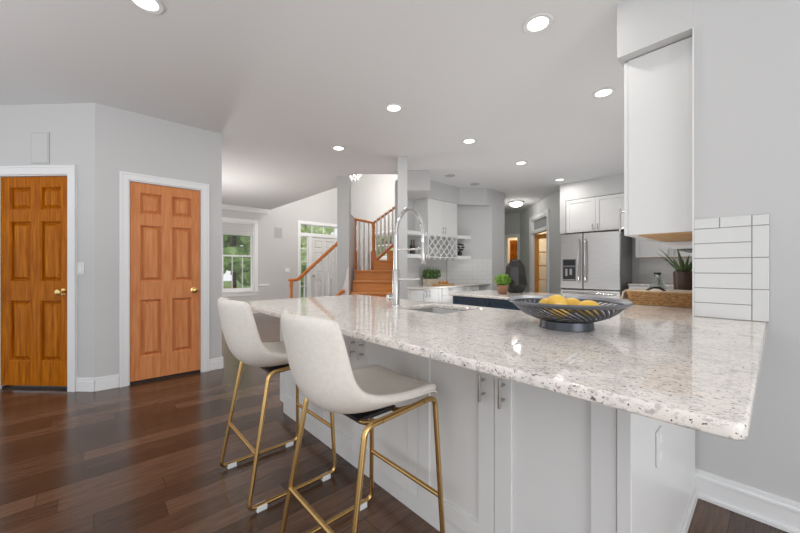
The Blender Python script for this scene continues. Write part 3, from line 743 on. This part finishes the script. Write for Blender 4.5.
# aloe in a dark pot
AX, AY = -.42, 3.14
r = thing('potted_aloe', 'spiky aloe in a dark brown pot behind the basket', 'plant', (AX, AY, CT))
MB().lathe([(.042, 0), (.052, .01), (.057, .12), (.060, .225), (.055, .23), (.052, .21), (0, .205)], n=20).build('pot', POTB, r, smooth=True)
b = MB()
for i in range(13):
    a = 2*PI*i/13+.3; L_ = rng.uniform(.17, .30); out = rng.uniform(.45, 1.0)
    p = [(.02*math.cos(a)+out*L_*.75*t*math.cos(a), .02*math.sin(a)+out*L_*.75*t*math.sin(a), .205+L_*(.95*t-.5*out*t*t)) for t in [j/6 for j in range(7)]]
    b.tube(p, .012, 6, ry=.005, taper=[1, 1, .9, .75, .55, .35, .05])
b.build('leaves', ALOE, r, smooth=True)
o = MB().lathe([(.055, 0), (.062, .01), (.058, .09), (.030, .165), (.022, .19), (.024, .20), (.019, .20), (.017, .19), (.025, .163), (.053, .09), (.056, .014), (0, .01)], n=24).build('glass_bottle', GLASSV, smooth=True)
o.location = (-.60, 3.30, CT); tag(o, 'clear glass bottle left of the aloe behind the basket', 'bottle')
MB().lathe([(.024, .1995), (.024, .215), (0, .216)], n=16).build('cap', BLACK, o, smooth=True)

# ============================================================= ISLAND
IX0, IX1, IY0, IY1 = -2.61, -1.62, 3.15, 4.02; IT = .87
o = slab('granite_countertop', arc(IX0+.02, IY0+.02, .02, 180, 270, 3)+arc(IX1-.02, IY0+.02, .02, 270, 360, 3)+[(IX1, IY1), (IX0, IY1)], [], IT-.03, IT, .006, GRAN)
tag(o, 'square granite top of the navy kitchen island', 'countertop')
r = thing('kitchen_island', 'navy blue kitchen island under a square granite top', 'island', (IX0+.04, IY0+.04, 0)); w = IX1-IX0-.08; dp = IY1-IY0-.08
MB().box(.0, w, .021, dp, .1, IT-.0305).build('carcass', NAVY, r, bevel=.002); MB().box(.04, w-.04, .06, dp-.04, 0, .1).build('plinth', BLACK, r)
for i in range(2): dd = shaker(r, i*w/2, (i+1)*w/2, .104, .65, 0, m=NAVY); bar_handle(dd, w/2+(-.04 if i == 0 else .04), .51, .61, 0); q = shaker(r, i*w/2, (i+1)*w/2, .653, IT-.034, 0, m=NAVY, st=.045, name='drawer')
vx, vy = ld(115.5/336*4.12, 4.12)
r = thing('lantern_vase', 'tall dark faceted vase standing on the island', 'vase', (vx, vy, IT))
b = MB(); b.lathe([(.082, 0), (.090, .012), (.142, .095), (.138, .12), (.110, .315), (.104, .325), (.068, .375), (.066, .385), (.070, .402), (.060, .402), (.058, .38), (.0, .37)], n=8); b.build('body', FROST, r, bevel=.002)
b = MB()
for i in range(8):
    a = 2*PI*i/8; ca, sa = math.cos(a), math.sin(a)
    b.tube([(.090*ca, .090*sa, .012), (.142*ca, .142*sa, .095), (.138*ca, .138*sa, .12), (.110*ca, .110*sa, .315), (.069*ca, .069*sa, .375)], .003, 6)
b.build('edge_wire', BLACK, r, smooth=True)
px_, py_ = ld(102.5/336*3.9, 3.9)
r = thing('potted_plant', 'small round boxwood plant in a terracotta pot on the island', 'plant', (px_, py_, IT))
MB().lathe([(.040, 0), (.052, .008), (.060, .05), (.066, .100), (.060, .105), (.055, .095), (0, .09)], n=20).build('pot', TERRA, r, smooth=True)
def leafball(b, c, r, n, s, sq=.8):
    for i in range(n):
        v = Vector((rng.gauss(0, 1), rng.gauss(0, 1), rng.gauss(0, 1))).normalized(); k = rng.uniform(.72, 1)
        p = Vector(c)+Vector((v.x*r*k, v.y*r*k, v.z*r*sq*k)); t = v.cross(Vector((rng.random(), rng.random(), rng.random()))).normalized(); u = (v+t*.8).normalized(); w_ = u.cross(t).normalized()
        b.rings([[p-u*s, p-u*s+w_*.001, p-u*s+t*.001], [p+w_*s*.45, p+t*.003, p-w_*s*.45], [p+u*s, p+u*s+w_*.001, p+u*s+t*.001]])
b = MB(); b.sphere((0, 0, .155), .068, (1, 1, .8), 2, .08, rng); leafball(b, (0, 0, .16), .09, 380, .017); b.build('foliage', BOXW, r)

# ============================================================= BAR NICHE
BXF = -3.75; BT = .862
o = slab('granite_countertop', [(BXF, 3.62), (BXF, 5.815), (-4.386, 5.248), (-4.386, 4.06), (-4.02, 3.74), (-4.02, 3.62)], [], BT-.03, BT, .006, GRAN)
tag(o, 'narrow granite counter under the wine rack', 'countertop')
for y, w_, dp_, l, dr, n_ in ((3.655, .74, .21, 'white bar cabinet with two handles behind the faucet', False, 2), (4.41, .78, .55, 'white bar cabinet below the wooden serving board', True, 2), (5.20, .30, .22, 'slim white bar cabinet behind the kitchen island', False, 1)):
    base_unit((BXF-.03, y, 0), PI/2, w_, dp_, l, n_, group='bar base cabinets', drawer=dr, hz=(.69, .81), top=BT-.0305)
r = thing('tile_backsplash', 'white brick tile panel behind the herb planter', 'backsplash', (-4.39, 4.0, 0), PI/2)
CT_, CT = CT, BT
MB().box(0, 1.245, -.008, 0, CT, 1.354).build('grout', GROUTL, r)
a_ = math.atan2(.60, .67); L2 = math.hypot(.60, .67)
def tiles(par, x0, x1):
    b = MB()
    for k in range(6):
        x = x0-(.1 if k % 2 else 0); z0 = BT+.082*k
        while x < x1:
            a, c = max(x, x0+.001), min(x+.2, x1-.001)
            if c-a > .01: b.box(a+.0015, c-.0015, -.012, -.007, z0+.0015, z0+.0805)
            x += .2
    return b.build('tile', TILE, par, bevel=.001)
tiles(r, 0, 1.245)
r = thing('tile_backsplash', 'white brick tile panel on the angled wall right of the serving board', 'backsplash', (-4.39, 5.25, 0), a_)
MB().box(.01, L2, -.008, 0, BT, 1.354).build('grout', GROUTL, r)
tiles(r, .012, L2)
CT = CT_
# wine cabinet (faces +X): local x -> +Y, local y -> -X
r = thing('wine_cabinet', 'white wall cabinet with a diamond lattice wine rack', 'cabinet', (-4.06, 4.35, 0), PI/2); w = .83
MB().box(0, w, .021, .328, 1.775, 2.411).build('carcass', WHITE, r, bevel=.0015)
for i in range(2):
    d_ = MB().box(i*w/2+.0015, (i+1)*w/2-.0015, 0, .02, 1.777, 2.409).build('door', WHITE, r, bevel=.002)
    bar_handle(d_, w/2+(-.035 if i == 0 else .035), 1.80, 1.93, 0)
b = MB(); t = .02
b.box(0, t, 0, .328, 1.36, 1.775).box(w-t, w, 0, .328, 1.36, 1.775).box(t, w-t, .001, .328, 1.36, 1.36+t).box(t, w-t, .001, .328, 1.755, 1.775).box(t, w-t, .310, .328, 1.38, 1.755)
b.build('rack_box', WHITE, r)
b = MB(); x0, x1, z0, z1 = t, w-t, 1.38, 1.755; hz_ = z1-z0; step = .16
def clip(x, sgn):
    p = []
    xa, xb = (x, x+hz_) if sgn > 0 else (x+hz_, x)
    for t0 in [i/40 for i in range(41)]:
        xx = xa+(xb-xa)*t0
        if x0 <= xx <= x1: p.append((xx, z0+hz_*t0))
    return (p[0], p[-1]) if len(p) > 2 else None
for sgn, yy in ((1, .004), (-1, .012)):
    for k in range(-4, 8):
        c = clip(x0+k*step, sgn)
        if c:
            (xa, za), (xb, zb) = c; v = Vector((xb-xa, 0, zb-za)); L_ = v.length; ang = math.atan2(v.z, v.x)
            b.box(0, L_, yy, yy+.008, -.009, .009, Matrix.Translation((xa, 0, za)) @ Matrix.Rotation(-ang, 4, 'Y'))
b.build('lattice', WHITE, r)
b = MB()
for i in range(6): b.box(.03+i*.148, .06+i*.148, .005, .30, 1.330, 1.346).box(.04+i*.148, .05+i*.148, .005, .30, 1.345, 1.3605)
b.build('stemware_rail', WHITE, r)
def shelf(pts, z, l):
    o = MB().prism(pts, z-.065, z).build('wall_shelf', WHITE, bevel=.003); tag(o, l, 'shelf', 'white shelves beside the wine cabinet'); return o
SL = [(-4.07, 3.85), (-4.07, 4.348), (-4.388, 4.348), (-4.388, 4.02)]; SR = [(-4.07, 5.182), (-3.95, 5.47), (-4.10, 5.507), (-4.385, 5.252), (-4.385, 5.182)]
shelf(SL, 1.808, 'upper white shelf left of the wine rack'); shelf(SL, 1.412, 'lower white shelf left of the wine rack holding bottles')
shelf(SR, 1.808, 'upper white shelf right of the wine rack'); shelf(SR, 1.412, 'lower white shelf right of the wine rack holding a dark plant')
for i, (x, y, h, rr, m, l) in enumerate(((-4.18, 4.20, .22, .045, GLASSV, 'clear decanter nearest the wine rack on the left shelf'), (-4.18, 4.06, .25, .03, mat('dark_bottle', (.02, .02, .018), .1), 'dark bottle left of the decanter on the lower shelf'), (-4.30, 4.24, .27, .035, mat('amber_bottle', (.12, .09, .07), .15), 'tall brown bottle at the back of the left shelf'))):
    o = MB().lathe([(rr*.9, 0), (rr, .006), (rr, h*.55), (rr*.4, h*.7), (rr*.36, h*.93), (rr*.45, h*.94), (rr*.45, h), (0, h)], n=16).build('bottle', m, smooth=True)
    o.location = (x, y, 1.412); tag(o, l, 'bottle', 'bottles on the left bar shelf')
r = thing('dark_plant', 'black leaved plant in a small glass vase on the right shelf', 'plant', (-4.10, 5.30, 1.412))
MB().lathe([(.035, 0), (.045, .01), (.05, .06), (.03, .085), (.035, .09), (0, .088)], n=16).build('vase', FROST, r, smooth=True)
b = MB()
for i in range(9):
    a = 2*PI*i/9; b.sphere((.055*math.cos(a), .075*math.sin(a), .12+.05*(i % 3)), .045, (.9, 1, .45), 1, .1, rng)
b.tube([(0, 0, .08), (0, 0, .16)], .006, 6); b.build('leaves', DARKLEAF, r)
r = thing('herb_planter', 'wooden planter box of green herbs on the wine counter', 'planter', (-4.22, 4.62, BT), PI/2); r.scale = (1.25,)*3
b = MB(); b.box(-.13, .13, -.055, -.045, 0, .09).box(-.13, .13, .045, .055, 0, .09).box(-.13, -.12, -.045, .045, 0, .09).box(.12, .13, -.045, .045, 0, .09).box(-.12, .12, -.045, .045, 0, .07)
b.build('box', LINEN, r, bevel=.002)
b = MB()
for i in range(120):
    x, y = rng.uniform(-.14, .14), rng.uniform(-.05, .05); h = rng.uniform(.08, .21)
    b.tube([(x*.8, y*.7, .068), (x, y, .068+h*.6), (x*1.15+rng.uniform(-.03, .03), y*1.3, .07+h)], .004, 4, taper=[.6, 1, .3])
    b.sphere((x*1.05, y*1.1, .068+h*.7), .013, (1, 1, 1.6), 1, .3, rng)
b.build('herbs', HERB, r)
r = thing('serving_tray', 'honey wood serving board beside the herb planter', 'tray', (-3.99, 4.68, BT), PI/2); r.scale = (1.15, 1.15, 1.15)
MB().box(-.17, .17, -.09, .09, 0, .022).build('board', LIGHTW, r, bevel=.004); MB().tube([(.165, -.03, .015), (.20, -.03, .015), (.20, .03, .015), (.165, .03, .015)], .006, 6).build('handle', LIGHTW, r)
for i, (y, x) in enumerate(((4.70, -4.0), (4.78, -3.99), (4.62, -4.02))):
    o = MB().sphere((0, 0, 0), .028, (1, 1, .95), 2).build('orange', mat('orange_skin', (.65, .25, .04), .5), smooth=True); o.location = (x, y, BT+.0253+.0266); tag(o, ('orange in the middle of the serving board', 'orange at the right of the serving board', 'orange at the left of the serving board')[i], 'orange', 'oranges on the serving board')

# ============================================================= STAIRS (frame l,d aligned with the diagonal)
def placed(o, l=0, d=0): o.location = (*ld(l, d), 0); o.rotation_euler = (0, 0, TH); return o
ST = thing('staircase', 'honey oak staircase rising from the foyer to a landing', 'staircase', (*ld(0, 4.85), 0), TH)
rise = .189; D0 = 4.85
for k in range(1, 6):
    y0 = .27*(k-1); wl = -.84
    xr = -.045
    b = MB(); b.box(wl, xr, y0+.02, y0+.29, 0, rise*k-.028); b.build('riser', STAIRW, ST)
    MB().box(wl, xr, y0-.012, y0+.29, rise*k-.028, rise*k).build('tread', STAIRW, ST, bevel=.006)
MB().box(-.84, .10, 1.37, 2.45, 0, 6*rise-.028).build('landing_base', STAIRW, ST); MB().box(-.84, .10, 1.338, 2.45, 6*rise-.028, 6*rise).build('landing', STAIRW, ST, bevel=.006)
for k in range(1, 4):
    x0 = -.50+.25*(k-1); z = 6*rise
    MB().box(x0, .10, 1.62, 2.40, z+rise*(k-1), z+rise*k-.028).build('riser', STAIRW, ST); MB().box(x0-.015, .10, 1.60, 2.40, z+rise*k-.028, z+rise*k).build('tread', STAIRW, ST, bevel=.005)
# white skirt with a curved top on the left
b = MB(); prof_ = [(-1.03, 0), (-1.03, .66), (-.985, .74), (-.935, .86), (-.895, 1.0), (-.868, 1.14), (-.843, 1.20), (-.843, 0)]
b.rings([[(x, y, z) for x, z in prof_] for y in (.66, .74)]); b.build('skirt_board', TRIM, ST, bevel=.006)
wl_ = wall('wall_stair', ld(-.98, 5.95), ld(-.98, 7.3), 0, 2.25, thick=.09)
# landing guard and second flight rail
def baluster(parent, x, y, z0, z1):
    zm = z0+.22; h = z1-z0
    MB().lathe([(.024, 0), (.024, .16), (.016, .18), (.023, .22), (.020, h*.5), (.015, h*.85), (.015, h)], (x, y, z0), n=8).build('baluster', WHITE, parent, smooth=True)
G = thing('stair_railing', 'oak landing guard with square posts and white balusters', 'railing', (*ld(0, 7.3), 0), TH); zl = 6*rise
def post(par, x, y, z0, z1, w=.038, base=.055, bh=.4):
    b = MB(); b.box(x-base, x+base, y-base, y+base, z0, z0+bh); b.lathe([(base*.9, bh), (w*.7, bh+.05), (w, bh+.12), (w*.8, z1-z0-.12), (w*1.1, z1-z0-.08), (w, z1-z0-.0)], (x, y, z0), n=12)
    b.build('newel_post', RAILW, par, bevel=.004)
post(G, -.98, .0, zl, 2.20); post(G, -.575, 0, zl, 2.14)
MB().tube([(-1.0, 0, 2.24), (-.79, 0, 2.20), (-.575, 0, 2.155), (-.05, 0, 2.53), (.3, 0, 2.79)], .03, 8, ry=.028).build('handrail', RAILW, G, smooth=True)
for i in range(3): baluster(G, -.88+.1*i, 0, zl, 2.20-.015*i)
MB().tube([(-.52, -.05, zl+.20), (.3, -.05, zl+.95)], .03, 4).build('stringer_cap', RAILW, G)
for i in range(9):
    x = -.50+.085*i; baluster(G, x, -.03, zl+.22+(x+.5)*.92, 2.20+(x+.575)*.715)
# foyer rail climbing to the left column
G2 = thing('stair_railing', 'oak handrail with white balusters climbing to the column by the front door', 'railing', (*ld(0, 5.75), 0), TH)
post(G2, -1.86, 0, 0, .95, .03, .04, .3); MB().box(-1.905, -1.815, -.045, .045, .945, .985).build('newel_cap', RAILW, G2, bevel=.008)
MB().tube([(-1.86, 0, .965), (-1.75, 0, .975), (-1.02, 0, 1.64), (-.99, 0, 1.70)], .03, 8, ry=.03).build('handrail', RAILW, G2, smooth=True)
for i in range(7):
    x = -1.74+.105*i; baluster(G2, x, 0, max(0, .189*int((x+1.80)/.25)), .975+(x+1.75)*.91)
for k in range(1, 4): MB().box(-1.80+.25*(k-1), -1.07, .02, .9, rise*(k-1)+.0005, rise*k).build('tread', STAIRW, G2, bevel=.004)
o = MB().tube(fillet([(-1.12, -.02, .66), (-1.05, -.02, .69), (-.955, -.02, .785), (-.90, -.02, .80)], .03), .028, 8).build('wall_handrail', RAILW, smooth=True); placed(o, 0, 5.5)
tag(o, 'short oak handrail end beside the first visible stair treads', 'handrail')
# chandelier
c = ld(-1.05, 7.75); r = thing('chandelier', 'crystal chandelier hanging high in the stairwell', 'chandelier', (*c, 3.2))
CRY = mat('crystal', (.9, .9, .9), .05, 0, Emission_Color=(1, .95, .85, 1), Emission_Strength=.15)
MB().tube([(0, 0, .3), (0, 0, 2.1)], .008, 6).build('rod', CHROME, r)
b = MB()
for rr, z in ((.17, .22), (.11, .12)):
    b.tube([(rr*math.cos(2*PI*i/24), rr*math.sin(2*PI*i/24), z) for i in range(25)], .008, 6)
b.tube([(-.17, 0, .22), (0, 0, .31), (.17, 0, .22)], .006, 6).tube([(0, -.17, .22), (0, 0, .31), (0, .17, .22)], .006, 6).build('ring_frame', CHROME, r)
for rr, z, n in ((.17, .14, 12), (.11, .04, 8)):
    for i in range(n):
        a = 2*PI*i/n; MB().lathe([(0, -.045), (.022, 0), (.0, .07)], (rr*math.cos(a), rr*math.sin(a), z), n=6).build('crystal_drop', CRY, r)
lamp('chandelier_bulb', 'POINT', (*ld(-1.05, 7.75), 3.75), 95, .12, (1, .95, .88))

# ============================================================= LIGHT FITTINGS, GRILLES, SWITCHES
LBL = ['recessed ceiling light nearest the top of the photo centre right', 'recessed ceiling light just left of the tall white upper cabinet', 'recessed ceiling light at the top left edge of the photo', 'recessed ceiling light above the faucet', 'recessed ceiling light above the fruit bowl and island', 'recessed ceiling light third in the row toward the refrigerator', 'recessed ceiling light farthest away in front of the refrigerator cabinet', 'recessed ceiling light in front of the stairwell']
def can(m):
    b = MB(); b.lathe([(.066, -.001), (.088, -.001), (.090, -.005), (.086, -.010), (.066, -.006)], n=32); return b
proto = None
for (x, y), l in zip(SPOTS, LBL):
    if proto is None:
        proto = thing('recessed_light', l, 'ceiling light', (x, y, CEIL), 0, 'recessed ceiling lights')
        b = MB(); n = 32
        rs = [[(rr*math.cos(2*PI*i/n), rr*math.sin(2*PI*i/n), z) for i in range(n)] for rr, z in ((.064, -.0005), (.090, -.0005), (.092, -.004), (.086, -.009), (.064, -.006))]
        b.rings(rs+[rs[0]], cap=False); b.build('trim_ring', WHITE, proto, smooth=True)
        MB().lathe([(.064, -.0045), (.05, -.0065), (0, -.007)], n=32).build('diffuser', DIFF, proto, smooth=True)
    else: dup(proto, (x, y, CEIL), label=l)
for (x, y), l in zip(((-3.63, 4.44-1.0), (-3.69, 5.23)), ('round grey ceiling speaker above the wine cabinet', 'round grey ceiling speaker right of the soffit over the bar')):
    pass
for (x, y), l in zip(((-3.63, 4.44), (-3.69, 5.23)), ('left round grey ceiling grille in front of the wine cabinet', 'right round grey ceiling grille in front of the wine cabinet')):
    o = MB().lathe([(.085, 0), (.085, -.006), (.07, -.010), (0, -.010)], n=28).build('ceiling_grille', OFFD, smooth=True); o.location = (x, y, CEIL); tag(o, l, 'grille', 'ceiling grilles over the bar')
r = thing('flush_light', 'glowing flush mount ceiling light in the hallway', 'ceiling light', (-4.03, 7.36, CEIL))
MB().lathe([(.17, 0), (.17, -.025), (.155, -.03), (0, -.03)], n=32).build('base_ring', NICKEL, r, smooth=True)
MB().lathe([(.15, -.028), (.145, -.06), (.11, -.095), (.05, -.112), (0, -.115)], n=32).build('glass_bowl', emit('frosted_glass', (1, .95, .88), 3.0), r, smooth=True)
lamp('flush_bulb', 'POINT', (-4.03, 7.36, CEIL-.2), 7, .1)
def plate(name, l, cat, loc, rz, w, h, t, m, slats=0):
    r = thing(name, l, cat, loc, rz)
    MB().box(-w/2, w/2, -t, 0, -h/2, h/2).build('plate', m, r, bevel=.003)
    return r
lx = lambda t, z: (-4.3-.7071*t, -.7071*t, z)
r = plate('wall_speaker', 'flat square grey speaker grille above the amber door', 'speaker', lx(.545, 2.315), PI/4, .185, .30, .008, VENTM)
MB().box(-.078, .078, -.010, -.007, -.135, .135).build('mesh_panel', WALL, r)
r = plate('light_switch', 'white light switch on the wall between the two wooden doors', 'switch', lx(.14, 1.165), PI/4, .075, .118, .006, WHITE); MB().box(-.016, .016, -.010, -.005, -.033, .033).build('rocker', TRIM, r, bevel=.002)
r = plate('wall_speaker', 'small grey wall grille beyond the far window', 'speaker', (-9, 3.70, 2.14), PI/2, .22, .30, .008, VENTM); MB().box(-.09, .09, -.011, -.007, -.13, .13).build('mesh_panel', OFFD, r)
r = plate('light_switch', 'white switch plate left of the front door', 'switch', (-9, 3.94, 1.12), PI/2, .15, .12, .006, WHITE); MB().box(-.04, .04, -.010, -.005, -.033, .033).build('rocker', TRIM, r, bevel=.002)
# unseen point lights without fittings, added to brighten the dining room and foyer
lamp('dining_fill', 'POINT', (-6.5, 1.35, 1.3), 75, .2)
lamp('foyer_fill', 'POINT', (-7.3, 4.7, 2.9), 36, .2)
